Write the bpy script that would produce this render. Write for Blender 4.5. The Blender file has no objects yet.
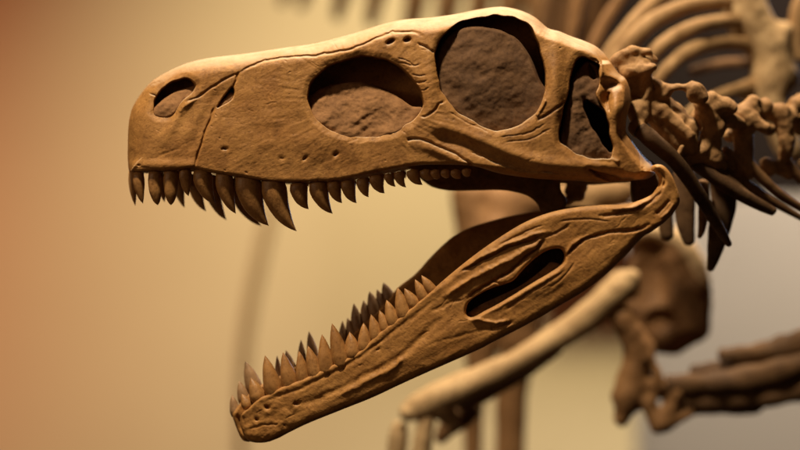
import bpy, math, random
import numpy as np
from mathutils import Vector

random.seed(7)
rng = np.random.default_rng(11)
S = bpy.context.scene
COL = S.collection

# ------------------------------------------------------------------ measures
D = 1.40                      # metres from the camera to the middle plane of the skull
K = 0.5 / 550 / D             # metres per unit of drawing, per metre of distance
U = K * D                     # one drawing unit at the skull's middle plane (0.9 mm)


def P(u, v, y=0.0):
    """drawing (u right, v down) on the upright sheet that stands y units behind the skull's mid plane"""
    Y = np.asarray(y, float) * U
    return np.stack([(np.asarray(u, float) - 400) * K * (D + Y), Y + 0 * np.asarray(u, float),
                     (225 - np.asarray(v, float)) * K * (D + Y)], -1)


# ------------------------------------------------------------------ object helpers
WORLD = {}


def link(o, parent, loc):
    COL.objects.link(o)
    WORLD[o.name] = np.array(loc, float)
    if parent is not None:
        o.parent = parent
        o.location = tuple(np.array(loc) - WORLD[parent.name])
    else:
        o.location = tuple(loc)
    return o


def obj_np(name, V, F, mat, parent=None, smooth=True):
    """V (n,3) world coordinates; F list/array of quads and triangles"""
    V = np.asarray(V, float)
    c = V.mean(0)
    me = bpy.data.meshes.new(name)
    if isinstance(F, np.ndarray):
        n = len(F)
        w = F.shape[1]
        me.vertices.add(len(V))
        me.vertices.foreach_set('co', (V - c).astype(np.float32).ravel())
        me.loops.add(n * w)
        me.loops.foreach_set('vertex_index', F.astype(np.int32).ravel())
        me.polygons.add(n)
        me.polygons.foreach_set('loop_start', np.arange(0, n * w, w, dtype=np.int32))
        me.polygons.foreach_set('loop_total', np.full(n, w, dtype=np.int32))
        me.update(calc_edges=True)
        me.validate()
    else:
        me.from_pydata([tuple(p) for p in V - c], [], [tuple(f) for f in F])
    if smooth:
        me.polygons.foreach_set('use_smooth', np.ones(len(me.polygons), dtype=bool))
    me.materials.append(mat)
    me.update()
    o = bpy.data.objects.new(name, me)
    return link(o, parent, c)


def empty(name, loc, label, cat, group=None):
    o = bpy.data.objects.new(name, None)
    o.empty_display_size = 0.05
    link(o, None, loc)
    o['label'] = label
    o['category'] = cat
    if group:
        o['group'] = group
    return o


# ------------------------------------------------------------------ maths helpers
def spline(pts, n=6, closed=False):
    p = np.array(pts, float)
    out = []
    m = len(p)
    rngk = range(m) if closed else range(m - 1)
    for i in rngk:
        if closed:
            a, b, c, d = p[(i - 1) % m], p[i], p[(i + 1) % m], p[(i + 2) % m]
        else:
            a, b, c, d = p[max(i - 1, 0)], p[i], p[i + 1], p[min(i + 2, m - 1)]
        for t in np.arange(n) / n:
            out.append(0.5 * ((2 * b) + (-a + c) * t + (2 * a - 5 * b + 4 * c - d) * t * t
                              + (-a + 3 * b - 3 * c + d) * t ** 3))
    if not closed:
        out.append(p[-1])
    return np.array(out)


def sstep(a, b, x):
    t = np.clip((x - a) / (b - a), 0, 1)
    return t * t * (3 - 2 * t)


def dist_poly(q, poly, closed=True):
    """distance of points q (n,2) to a polyline; nearest segment index and parameter"""
    a = poly if closed else poly[:-1]
    b = np.roll(poly, -1, 0) if closed else poly[1:]
    best = np.full(len(q), 1e9)
    idx = np.zeros(len(q), int)
    par = np.zeros(len(q))
    for i in range(len(a)):
        ab = b[i, :2] - a[i, :2]
        L = ab @ ab + 1e-12
        t = np.clip(((q - a[i, :2]) @ ab) / L, 0, 1)
        dd = ((q - a[i, :2] - t[:, None] * ab) ** 2).sum(1)
        m = dd < best
        best[m] = dd[m]
        idx[m] = i
        par[m] = t[m]
    return np.sqrt(best), idx, par


def inside(q, poly):
    r = np.zeros(len(q), bool)
    x, y = q[:, 0], q[:, 1]
    n = len(poly)
    for i in range(n):
        x1, y1 = poly[i, 0], poly[i, 1]
        x2, y2 = poly[(i + 1) % n, 0], poly[(i + 1) % n, 1]
        if y1 == y2:
            continue
        c = ((y1 > y) != (y2 > y)) & (x < (x2 - x1) * (y - y1) / (y2 - y1) + x1)
        r ^= c
    return r


def sdf(q, poly):
    d, i, t = dist_poly(q, poly)
    return np.where(inside(q, poly), -d, d), i, t


LAT = rng.random((256, 256)) * 2 - 1


def noise(x, y):
    xi = np.floor(x).astype(int)
    yi = np.floor(y).astype(int)
    fx, fy = x - xi, y - yi
    fx = fx * fx * (3 - 2 * fx)
    fy = fy * fy * (3 - 2 * fy)
    g = lambda a, b: LAT[a % 256, b % 256]
    return (g(xi, yi) * (1 - fx) * (1 - fy) + g(xi + 1, yi) * fx * (1 - fy)
            + g(xi, yi + 1) * (1 - fx) * fy + g(xi + 1, yi + 1) * fx * fy)


def fbm(x, y, o=4):
    r = 0
    a = 1.0
    for k in range(o):
        r = r + a * noise(x * 2 ** k + 17.3 * k, y * 2 ** k + 5.1 * k)
        a *= 0.5
    return r


def lut(xs, ys):
    return lambda u: np.interp(u, xs, ys)


GD = .8        # overall depth of carved lines

# ------------------------------------------------------------------ relief plates: thick bones with a carved outer face
def plate(name, outline, Wf, mat, parent, step=0.65, Y0=lambda u, v: 0 * u, grooves=(), pits=(), relief=None,
          mirror=True, back=None, arch=0.0, R=6.0, edge=0.15, pw=2.0, n=5, cuts=()):
    """outline rows: u, v [, R, edge]; the bone's outer face lies Wf(u,v) units in front of its mid sheet Y0.
    R is the width over which the face rounds over to the rim, edge the share of the width left at the rim."""
    ol = np.array([(list(r) + [R, edge])[:4] if len(r) == 2 else list(r) for r in outline], float)
    ol = spline(ol, n, True)
    lo = ol[:, :2].min(0) - 2 * step
    hi = ol[:, :2].max(0) + 2 * step
    nu = int((hi[0] - lo[0]) / step) + 1
    nv = int((hi[1] - lo[1]) / step) + 1
    uu, vv = np.meshgrid(lo[0] + np.arange(nu) * step, lo[1] + np.arange(nv) * step, indexing='ij')
    q = np.stack([uu.ravel(), vv.ravel()], 1)
    d, ii, tt = sdf(q, ol)
    cut = np.full(len(q), 1e9)
    cutp = np.zeros_like(q)
    for pts in cuts:
        pl = spline(np.array(pts, float), 5, True)
        sd, si, st = sdf(q, pl)
        m = sd < cut
        cut[m] = sd[m]
        nx = pl[si] + (np.roll(pl, -1, 0)[si] - pl[si]) * st[:, None]
        cutp[m] = nx[m]
    byc = -cut > d
    d = np.maximum(d, -cut)
    ins = (d < 0).reshape(nu, nv)
    cell = ins[:-1, :-1] & ins[1:, :-1] & ins[1:, 1:] & ins[:-1, 1:]
    anyc = ins[:-1, :-1] | ins[1:, :-1] | ins[1:, 1:] | ins[:-1, 1:]
    # snap the outside corners of border cells on to the outline
    used = np.zeros((nu, nv), bool)
    for du in (0, 1):
        for dv in (0, 1):
            used[du:nu - 1 + du, dv:nv - 1 + dv] |= anyc
    snap = (used & ~ins).ravel()
    A = ol[ii, :2]
    B = np.roll(ol, -1, 0)[ii, :2]
    near = A + (B - A) * tt[:, None]
    q[snap] = np.where(byc[:, None], cutp, near)[snap]
    d[snap] = 0
    sel = used.ravel()
    remap = -np.ones(nu * nv, int)
    remap[sel] = np.arange(sel.sum())
    ia = np.arange(nu * nv).reshape(nu, nv)
    F = np.stack([ia[:-1, :-1], ia[1:, :-1], ia[1:, 1:], ia[:-1, 1:]], -1)[anyc]
    F = remap[F]
    q = q[sel]
    d = np.maximum(-d[sel], 0)
    byc = byc[sel]
    pr = ol[ii[sel], 2:] * (1 - tt[sel, None]) + np.roll(ol, -1, 0)[ii[sel], 2:] * tt[sel, None]
    pr[byc] = (3.5, .5)
    u, v = q[:, 0], q[:, 1]
    f = (1 - (1 - np.clip(d / np.maximum(pr[:, 0], .3), 0, 1)) ** pw) ** (1 / pw)
    W0 = Wf(u, v)
    W = W0 * (pr[:, 1] + (1 - pr[:, 1]) * f)
    Wplain = W.copy()
    fade = sstep(0, 3, d)
    if relief is not None:
        W = W + relief(u, v, d) * fade
    for g in grooves:
        pts, depth, width = g[:3]
        pl = spline(np.array(pts, float), 5)
        bb = (u > pl[:, 0].min() - 4 * width) & (u < pl[:, 0].max() + 4 * width) & \
             (v > pl[:, 1].min() - 4 * width) & (v < pl[:, 1].max() + 4 * width)
        if not bb.any():
            continue
        jit = np.stack([noise(u[bb] / 4 + 3, v[bb] / 4) + 1.6 * noise(u[bb] / 13, v[bb] / 13), noise(u[bb] / 4, v[bb] / 4 + 9) + 1.6 * noise(u[bb] / 13 + 5, v[bb] / 13)], 1) * 0.6
        dd, gi, gt = dist_poly(q[bb] + jit, pl, False)
        s = (gi + gt) / (len(pl) - 1)
        taper = np.clip(np.minimum(s, 1 - s) * 8, 0.25, 1) if len(g) < 4 else 1.0
        W[bb] -= GD * depth * taper * np.exp(-(dd / width) ** 2)
    for pts, floor, lip in pits:
        bev = 2.2 if len(pts) > 9 else .5
        pl = spline(np.array(pts, float), 5, True)
        bb = (u > pl[:, 0].min() - 9) & (u < pl[:, 0].max() + 9) & (v > pl[:, 1].min() - 9) & (v < pl[:, 1].max() + 9)
        qq = q[bb] + np.stack([noise(u[bb] / 9, v[bb] / 9), noise(u[bb] / 9 + 40, v[bb] / 9)], 1) * (1.3 if len(pts) > 9 else .6)
        sd, _, _ = sdf(qq, pl)
        k = sstep(0.6, -2.2, sd)
        W[bb] -= bev * sstep(7, 0, sd) * (1 - k)
        W[bb] += lip * np.exp(-((sd - 2.5) / 2.5) ** 2) * (1 - k)
        fl = floor(u[bb], v[bb]) if callable(floor) else floor
        W[bb] = W[bb] * (1 - k) + np.minimum(W[bb], fl) * k
    y0 = Y0(u, v)
    Vf = P(u, v, y0 - W)
    Vb = Vf.copy()
    Vb[:, 1] = (y0 + (W if mirror else (Wplain if back is None else back(u, v, d)))) * U
    N = len(Vf)
    e = np.concatenate([F[:, [0, 1]], F[:, [1, 2]], F[:, [2, 3]], F[:, [3, 0]]])
    es = np.sort(e, 1)
    key = es[:, 0].astype(np.int64) * N + es[:, 1]
    _, first, cnt = np.unique(key, return_index=True, return_counts=True)
    be = e[first[cnt == 1]]
    ids = np.unique(be)
    rm = -np.ones(N, int)
    rm[ids] = np.arange(len(ids))
    rows = 5 if arch else 2
    strip = []
    for r in range(rows):
        t = r / (rows - 1)
        s = Vf[ids] * (1 - t) + Vb[ids] * t
        thick = np.abs(Vb[ids, 1] - Vf[ids, 1])
        s[:, 2] += arch * 4 * t * (1 - t) * thick
        strip.append(s)
    V = np.concatenate([Vf, Vb] + strip)
    base = 2 * N
    M = len(ids)
    SF = [np.stack([base + r * M + rm[be[:, 1]], base + r * M + rm[be[:, 0]],
                    base + (r + 1) * M + rm[be[:, 0]], base + (r + 1) * M + rm[be[:, 1]]], 1) for r in range(rows - 1)]
    allF = np.concatenate([F, F[:, ::-1] + N] + SF)
    return obj_np(name, V, allF, mat, parent)


# ------------------------------------------------------------------ blended bones: capsules and ellipsoids melted together
def fill3(x, y, z):
    return (np.sin(x * 1.0 + 1.3 * np.sin(y * .7)) * np.sin(y * 1.1 + 1.1 * np.sin(z * .9)) * np.sin(z * .95 + np.sin(x * .8)))


def bone(name, prims, mat, parent, res=1.3, blend=4.0, rough=0.5, seed=0.0):
    """prims: ('c', (u,v,y,r), (u,v,y,r)) tapered rods, ('e', (u,v,y), (a,b,c), degrees) ellipsoids, ('-', (u,v,y), (a,b,c)) hollows"""
    def cv(p):
        return P(p[0], p[1], p[2]) / U
    pr = []
    lo = np.full(3, 1e9)
    hi = -lo
    for p in prims:
        if p[0] == 'c':
            sa = (D + p[1][2] * U) / D
            sb = (D + p[2][2] * U) / D
            a, b = cv(p[1]), cv(p[2])
            ra, rb = p[1][3] * sa, p[2][3] * sb
            pr.append(('c', a, b, ra, rb))
            lo = np.minimum(lo, np.minimum(a - ra, b - rb))
            hi = np.maximum(hi, np.maximum(a + ra, b + rb))
        else:
            sc = (D + p[1][2] * U) / D
            c = cv(p[1])
            rr = np.array([p[2][0], p[2][2], p[2][1]], float) * sc
            ang = math.radians(p[3]) if len(p) > 3 else 0.0
            pr.append((p[0], c, rr, ang))
            if p[0] == 'e':
                m = rr.max()
                lo = np.minimum(lo, c - m)
                hi = np.maximum(hi, c + m)
    lo -= 3 * res + 2
    hi += 3 * res + 2
    n = np.ceil((hi - lo) / res).astype(int) + 1
    g = np.stack(np.meshgrid(*[lo[i] + np.arange(n[i]) * res for i in range(3)], indexing='ij'), -1)
    f = None
    for p in pr:
        if p[0] == 'c':
            ab = p[2] - p[1]
            t = np.clip(((g - p[1]) @ ab) / (ab @ ab + 1e-9), 0, 1)
            dd = np.linalg.norm(g - p[1] - t[..., None] * ab, axis=-1) - (p[3] * (1 - t) + p[4] * t)
        else:
            h = g - p[1]
            ca, sa = math.cos(p[3]), math.sin(p[3])
            x = h[..., 0] * ca + h[..., 2] * sa
            z = -h[..., 0] * sa + h[..., 2] * ca
            kk = np.sqrt((x / p[2][0]) ** 2 + (h[..., 1] / p[2][1]) ** 2 + (z / p[2][2]) ** 2)
            dd = (kk - 1) * p[2].min()
        if p[0] == '-':
            hh = np.clip(blend * .5 - np.abs(f + dd), 0, None) / (blend * .5)
            f = np.maximum(f, -dd) + hh * hh * blend * .125
        elif f is None:
            f = dd
        else:
            hh = np.clip(blend - np.abs(f - dd), 0, None) / blend
            f = np.minimum(f, dd) - hh * hh * blend * .25
    f = f + rough * fill3(g[..., 0] / 3.3 + seed, g[..., 1] / 3.3, g[..., 2] / 3.3) \
          + rough * 1.2 * fill3(g[..., 0] / 8 + seed, g[..., 1] / 8, g[..., 2] / 8)
    # naive surface nets
    s = f < 0
    c = np.zeros([k - 1 for k in n], int)
    off = [(a, b, d) for a in (0, 1) for b in (0, 1) for d in (0, 1)]
    sl = lambda A, o: A[o[0]:A.shape[0] - 1 + o[0], o[1]:A.shape[1] - 1 + o[1], o[2]:A.shape[2] - 1 + o[2]]
    for o in off:
        c += sl(s, o)
    act = (c > 0) & (c < 8)
    acc = np.zeros(act.shape + (3,))
    cn = np.zeros(act.shape)
    for i in range(8):
        for j in range(i + 1, 8):
            oi, oj = np.array(off[i]), np.array(off[j])
            if np.abs(oi - oj).sum() != 1:
                continue
            fa, fb = sl(f, off[i]), sl(f, off[j])
            m = (fa < 0) != (fb < 0)
            t = np.where(m, fa / np.where(m, fa - fb, 1), 0)
            acc += np.where(m[..., None], oi + t[..., None] * (oj - oi), 0)
            cn += m
    id_ = -np.ones(act.shape, int)
    id_[act] = np.arange(act.sum())
    cells = np.argwhere(act)
    V = (lo + (cells + acc[act] / cn[act][:, None]) * res) * U
    FF = []
    for ax in range(3):
        b_, c_ = (ax + 1) % 3, (ax + 2) % 3
        sh = [slice(1, -1)] * 3
        sh[ax] = slice(0, -1)
        s0 = s[tuple(sh)]
        sh2 = list(sh)
        sh2[ax] = slice(1, None)
        s1 = s[tuple(sh2)]
        e = np.argwhere(s0 != s1)
        if not len(e):
            continue
        flip = s0[tuple(e.T)]
        base = e.copy()
        base[:, b_] += 1
        base[:, c_] += 1
        qd = []
        for (db, dc) in ((-1, -1), (0, -1), (0, 0), (-1, 0)):
            t = base.copy()
            t[:, b_] += db
            t[:, c_] += dc
            qd.append(id_[tuple(t.T)])
        qd = np.stack(qd, 1)
        qd[~flip] = qd[~flip][:, ::-1]
        FF.append(qd)
    FF = np.concatenate(FF)
    return obj_np(name, V, FF[(FF >= 0).all(1)], mat, parent)


# ------------------------------------------------------------------ swept rods (ribs, teeth)
def sweep(name, C, ra, rb, mat, parent, seg=14, twist=None, rough=0.0):
    """C (n,3) centre line in metres; ra radius in the picture sheet, rb in depth; closed by rounded ends"""
    C = np.asarray(C, float)
    n = len(C)
    T = np.gradient(C, axis=0)
    T /= np.linalg.norm(T, axis=1)[:, None]
    B = np.array([0, 1.0, 0])
    N = np.cross(T, B)
    N /= np.linalg.norm(N, axis=1)[:, None] + 1e-9
    Bn = np.cross(N, T)
    V = []
    th = np.arange(seg) / seg * 2 * math.pi
    ph = random.random() * 10
    for i in range(n):
        w = 1 + rough * (np.sin(3 * th + ph + i * .4) * .5 + math.sin(i * 1.1 + ph) * .5)
        V.append(C[i] + (np.cos(th) * ra[i] * w)[:, None] * N[i] + (np.sin(th) * rb[i] * w)[:, None] * Bn[i])
    V = np.concatenate(V + [C[:1] - T[:1] * ra[0] * .3, C[-1:] + T[-1:] * ra[-1] * .3])
    F = []
    for i in range(n - 1):
        for j in range(seg):
            k = (j + 1) % seg
            F.append((i * seg + j, i * seg + k, (i + 1) * seg + k, (i + 1) * seg + j))
    for j in range(seg):
        k = (j + 1) % seg
        F.append((k, j, n * seg))
        F.append(((n - 1) * seg + j, (n - 1) * seg + k, n * seg + 1))
    return obj_np(name, V, F, mat, parent)


def rod(name, pts, mat, parent, flat=1.0, n=8, rough=0.03, seg=12):
    """pts rows: u, v, y, r"""
    p = spline(pts, n)
    C = P(p[:, 0], p[:, 1], p[:, 2])
    sc = K * (D + p[:, 2] * U)
    r = p[:, 3] * sc
    r[0] *= .55
    r[-1] *= .55
    return sweep(name, C, r, r * flat, mat, parent, seg, None, rough)


def tooth(base, tip, w, y, mat, parent, lower=False, blunt=False):
    b, t = np.array(base, float), np.array(tip, float)
    d = t - b
    L = np.hypot(*d)
    if lower:
        nrm = np.array([d[1], -d[0]]) / L      # points to the snout side
        if nrm[0] > 0:
            nrm = -nrm
        c = b + d * .5 + nrm * L * .0
        b = b - d * .22
    else:
        c = b + np.array([d[0] * .10, d[1] * .60])
        b = b - np.array([0, d[1] * .16])
    m = 16
    s = np.linspace(0, 1, m)
    s = 1 - (1 - s) ** 1.5
    q = ((1 - s) ** 2)[:, None] * b + (2 * s * (1 - s))[:, None] * c + (s ** 2)[:, None] * t
    r = w / 2 * (1 - s ** (2.6 if blunt else 1.75)) ** (.75 if blunt else .9) * ((0.90 if lower else 0.84) + (0.14 if lower else 0.2) * sstep(0, .22, s))
    r = np.maximum(r, 0.35)
    yy = np.full(m, float(y))
    sc = K * (D + y * U)
    return sweep('tooth', P(q[:, 0], q[:, 1], yy), r * sc, r * sc * (1.0 if lower else .72), mat, parent, 16, None, .03)


# ------------------------------------------------------------------ materials
def nodes(name):
    m = bpy.data.materials.new(name)
    m.use_nodes = True
    nt = m.node_tree
    return m, nt, nt.nodes['Principled BSDF']


def bone_mat(name, c1, c2, c3, rough=.72, bump=.5, grain=(30, 30, 30), rot=0.0, fine=420, pit=.35, dust=.0, spec=.3):
    m, nt, bs = nodes(name)
    N, L = nt.nodes, nt.links
    geo = N.new('ShaderNodeNewGeometry')
    mp = N.new('ShaderNodeMapping')
    mp.vector_type = 'POINT'
    mp.inputs['Rotation'].default_value = (0, rot, 0)
    L.new(geo.outputs['Position'], mp.inputs['Vector'])
    st = N.new('ShaderNodeMapping')
    st.inputs['Scale'].default_value = grain
    L.new(mp.outputs[0], st.inputs['Vector'])

    def nz(vec, scale, det=4, ro=.6, dis=0.0):
        t = N.new('ShaderNodeTexNoise')
        t.inputs['Scale'].default_value = scale
        t.inputs['Detail'].default_value = det
        t.inputs['Roughness'].default_value = ro
        t.inputs['Distortion'].default_value = dis
        L.new(vec, t.inputs['Vector'])
        return t
    big = nz(geo.outputs['Position'], 22, 5, .6)
    fib = nz(st.outputs[0], 1.0, 5, .65, .6)
    spk = nz(geo.outputs['Position'], fine, 3, .6)
    r1 = N.new('ShaderNodeValToRGB')
    r1.color_ramp.elements[0].position = .36
    r1.color_ramp.elements[0].color = (*c1, 1)
    r1.color_ramp.elements[1].position = .64
    r1.color_ramp.elements[1].color = (*c2, 1)
    L.new(big.outputs['Fac'], r1.inputs[0])
    r2 = N.new('ShaderNodeValToRGB')
    r2.color_ramp.elements[0].position = .35
    r2.color_ramp.elements[0].color = (1, 1, 1, 1)
    r2.color_ramp.elements[1].position = .60
    r2.color_ramp.elements[1].color = (0, 0, 0, 1)
    L.new(fib.outputs['Fac'], r2.inputs[0])
    mot = nz(geo.outputs['Position'], 75, 6, .72, .8)
    rm_ = N.new('ShaderNodeValToRGB')
    rm_.color_ramp.elements[0].position = .36
    rm_.color_ramp.elements[0].color = (.54, .49, .44, 1)
    rm_.color_ramp.elements[1].position = .58
    rm_.color_ramp.elements[1].color = (1, 1, 1, 1)
    L.new(mot.outputs['Fac'], rm_.inputs[0])
    mx = N.new('ShaderNodeMixRGB')
    mx.inputs['Color2'].default_value = (*c3, 1)
    mulf = N.new('ShaderNodeMath')
    mulf.operation = 'MULTIPLY'
    mulf.inputs[1].default_value = .3
    L.new(r2.outputs[0], mulf.inputs[0])
    L.new(mulf.outputs[0], mx.inputs['Fac'])
    L.new(r1.outputs[0], mx.inputs['Color1'])
    r3 = N.new('ShaderNodeValToRGB')
    r3.color_ramp.elements[0].position = .30
    r3.color_ramp.elements[0].color = (.55, .5, .45, 1)
    r3.color_ramp.elements[1].position = .46
    r3.color_ramp.elements[1].color = (1, 1, 1, 1)
    L.new(spk.outputs['Fac'], r3.inputs[0])
    mu = N.new('ShaderNodeMixRGB')
    mu.blend_type = 'MULTIPLY'
    mu.inputs['Fac'].default_value = .7
    L.new(mx.outputs[0], mu.inputs['Color1'])
    L.new(r3.outputs[0], mu.inputs['Color2'])
    mu2 = N.new('ShaderNodeMixRGB')
    mu2.blend_type = 'MULTIPLY'
    mu2.inputs['Fac'].default_value = .7
    L.new(mu.outputs[0], mu2.inputs['Color1'])
    L.new(rm_.outputs[0], mu2.inputs['Color2'])
    out = mu2.outputs[0]
    if dust:                                    # pale lint and dust that has settled on the upper faces
        sx = N.new('ShaderNodeSeparateXYZ')
        L.new(geo.outputs['True Normal'], sx.inputs[0])
        dz = N.new('ShaderNodeMapRange')
        dz.inputs['From Min'].default_value = .55
        dz.inputs['From Max'].default_value = .95
        L.new(sx.outputs['Z'], dz.inputs['Value'])
        dn = nz(geo.outputs['Position'], 70, 5, .7)
        dm = N.new('ShaderNodeMapRange')
        dm.inputs['From Min'].default_value = .3
        dm.inputs['From Max'].default_value = .6
        dm.inputs['To Max'].default_value = dust
        dm.inputs['To Min'].default_value = dust * .55
        L.new(dn.outputs['Fac'], dm.inputs['Value'])
        dd = N.new('ShaderNodeMath')
        dd.operation = 'MULTIPLY'
        L.new(dz.outputs[0], dd.inputs[0])
        L.new(dm.outputs[0], dd.inputs[1])
        dx = N.new('ShaderNodeMixRGB')
        dx.inputs['Color2'].default_value = (.60, .49, .36, 1)
        L.new(dd.outputs[0], dx.inputs['Fac'])
        L.new(out, dx.inputs['Color1'])
        out = dx.outputs[0]
    L.new(out, bs.inputs['Base Color'])
    bs.inputs['Roughness'].default_value = rough
    bs.inputs['Specular IOR Level'].default_value = spec
    a1 = N.new('ShaderNodeMath')
    a1.operation = 'MULTIPLY_ADD'
    a1.inputs[1].default_value = pit
    L.new(spk.outputs['Fac'], a1.inputs[0])
    L.new(fib.outputs['Fac'], a1.inputs[2])
    bp = N.new('ShaderNodeBump')
    bp.inputs['Strength'].default_value = bump
    bp.inputs['Distance'].default_value = .0016
    L.new(a1.outputs[0], bp.inputs['Height'])
    L.new(bp.outputs[0], bs.inputs['Normal'])
    return m


JAW_ROT = math.radians(-33)
M_SKULL = bone_mat('skull_bone', rough=.58, c1=(.36, .162, .042), c2=(.42, .206, .058), c3=(.295, .128, .033), grain=(230, 430, 430), rot=.42, bump=.3, dust=.72)
M_JAW = bone_mat('jaw_bone', (.40, .180, .046), (.46, .226, .063), (.33, .142, .036), rough=.58, grain=(170, 430, 430), rot=JAW_ROT, bump=.3, dust=.15)
M_TOOTH = bone_mat('tooth_bone', (.37, .172, .052), (.44, .22, .072), (.30, .136, .040), grain=(300, 300, 90), bump=.3, rough=.45, spec=.38)
M_TOOTH2 = bone_mat('pale_tooth_bone', (.32, .18, .085), (.38, .225, .115), (.22, .115, .05), grain=(300, 300, 90), bump=.3, rough=.45, spec=.38)
M_FILL = bone_mat('dark_filler', (.105, .050, .020), (.15, .073, .030), (.080, .037, .015), grain=(120, 120, 120), bump=.35, rough=.85, fine=260)
M_FILL2 = bone_mat('brown_filler', (.22, .105, .040), (.29, .142, .056), (.16, .074, .027), grain=(90, 200, 200), bump=.4, rough=.85, fine=260)
M_NECK = bone_mat('neck_bone', (.33, .175, .070), (.42, .240, .105), (.23, .110, .042), grain=(80, 80, 80), bump=.5)
M_REAR = bone_mat('rear_bone', (.36, .21, .092), (.44, .27, .125), (.28, .155, .066), grain=(60, 60, 60), bump=.3)
M_PALE = bone_mat('pale_bone', (.46, .30, .15), (.54, .37, .195), (.36, .22, .10), grain=(60, 60, 60), bump=.3)
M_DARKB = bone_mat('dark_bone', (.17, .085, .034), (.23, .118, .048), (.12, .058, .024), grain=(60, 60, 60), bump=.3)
M_SHADB = bone_mat('brown_bone', (.24, .120, .046), (.31, .160, .064), (.18, .085, .033), grain=(60, 60, 60), bump=.3)


M_RIM_LIGHT = bone_mat('rim_light_bone', (.66, .45, .25), (.74, .53, .31), (.55, .36, .19), grain=(60, 60, 60), bump=.3)  # paler bone copy: top light on the shoulder edge put into colour
M_UNLIT = bone_mat('unlit_bone', (.085, .042, .018), (.16, .082, .034), (.06, .030, .013), grain=(40, 40, 40), bump=.3)  # darkened bone copy: missing light painted into hand, neck rib and breast bones
M_SHOULDER_SHADE = bone_mat('shoulder_bone_shaded', (.15, .070, .026), (.24, .118, .045), (.10, .046, .018), grain=(40, 40, 40), bump=.3)  # shadow on the shoulder put into a darker base colour


def wall_mat(name, c):
    m, nt, bs = nodes(name)
    N, L = nt.nodes, nt.links
    geo = N.new('ShaderNodeNewGeometry')
    t = N.new('ShaderNodeTexNoise')
    t.inputs['Scale'].default_value = 3.0
    t.inputs['Detail'].default_value = 6
    L.new(geo.outputs['Position'], t.inputs['Vector'])
    r = N.new('ShaderNodeValToRGB')
    r.color_ramp.elements[0].color = tuple(x * .94 for x in c) + (1,)
    r.color_ramp.elements[1].color = tuple(min(1, x * 1.04) for x in c) + (1,)
    L.new(t.outputs['Fac'], r.inputs[0])
    L.new(r.outputs[0], bs.inputs['Base Color'])
    bs.inputs['Roughness'].default_value = .9
    bs.inputs['Specular IOR Level'].default_value = .1
    t2 = N.new('ShaderNodeTexNoise')
    t2.inputs['Scale'].default_value = 180
    L.new(geo.outputs['Position'], t2.inputs['Vector'])
    bp = N.new('ShaderNodeBump')
    bp.inputs['Strength'].default_value = .15
    bp.inputs['Distance'].default_value = .002
    L.new(t2.outputs['Fac'], bp.inputs['Height'])
    L.new(bp.outputs[0], bs.inputs['Normal'])
    return m


M_WALL = wall_mat('cream_plaster', (.66, .56, .355))
M_WALL2 = wall_mat('grey_plaster', (.46, .41, .34))
M_BACKGROUND_SHADE = wall_mat('background_shade', (.010, .0062, .0048))  # near-black: shade of the background put into colour

M_HOLE_SHADE = bone_mat('hole_shade', (.030, .017, .010), (.045, .026, .014), (.02, .012, .008), grain=(120, 120, 120), bump=.4, rough=.9, spec=.1)  # near-black: shade inside the jaw opening put into colour
M_LINT = wall_mat('pale_lint', (.55, .46, .34))
M_WALL_SHADOW = wall_mat('wall_shadow_tone', (.50, .36, .20))  # tone of a soft wall shadow, a little darker than the plaster

# =================================================================== the front skeleton
front = empty('dinosaur_skeleton', P(600, 900, 250), 'brown dinosaur skeleton with open toothed jaws, sharp in the foreground', 'skeleton')

# ------------------------------------------------------------------ skull
TB = (4.0, .90)     # lower rim: nearly square
TR = (17, .02)      # roof: well rounded
SK = []


def add(rows, par):
    for r in rows:
        SK.append((*r, *par))


add([(129.6, 171.8)], (8, .35))
add([(136, 171.5), (147.5, 171.3), (160, 171), (172.5, 171), (192.5, 168.8), (210, 172.5), (235, 176.3), (260, 180), (285, 182),
     (300, 182), (315, 181.8), (340, 180), (365, 175), (390, 170), (415, 165.5), (440, 164.5), (462, 165), (478, 167)], TB)
add([(502, 174), (540, 179), (577, 181), (602, 182.5), (625, 181), (641, 180)], (9, .62))
add([(650, 178), (655, 173), (652.5, 166.5), (646, 160), (637.5, 150), (631, 141), (626, 132.5)], (11, .25))
add([(626.5, 118), (629.5, 106), (630.5, 97), (629, 86.5), (625.5, 79.5), (620, 75.5)], (7, .15))
add([(614.5, 68), (607.5, 57.5), (602, 51.5), (595, 46), (584, 41), (571, 36.5), (559, 31.5), (548, 28.5)], (12, .05))
add([(535, 17.5), (520, 10.5), (502, 7), (482, 9), (457, 14), (432, 17.5), (402, 20), (377, 26), (352, 34), (315, 43.5), (290, 47),
     (247, 53.5), (210, 58)], TR)
add([(185, 64), (160, 76), (147, 86), (136, 101)], (20, .04))
add([(131, 112), (128.5, 126), (127.8, 145), (127.8, 160)], (18, .12))

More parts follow.
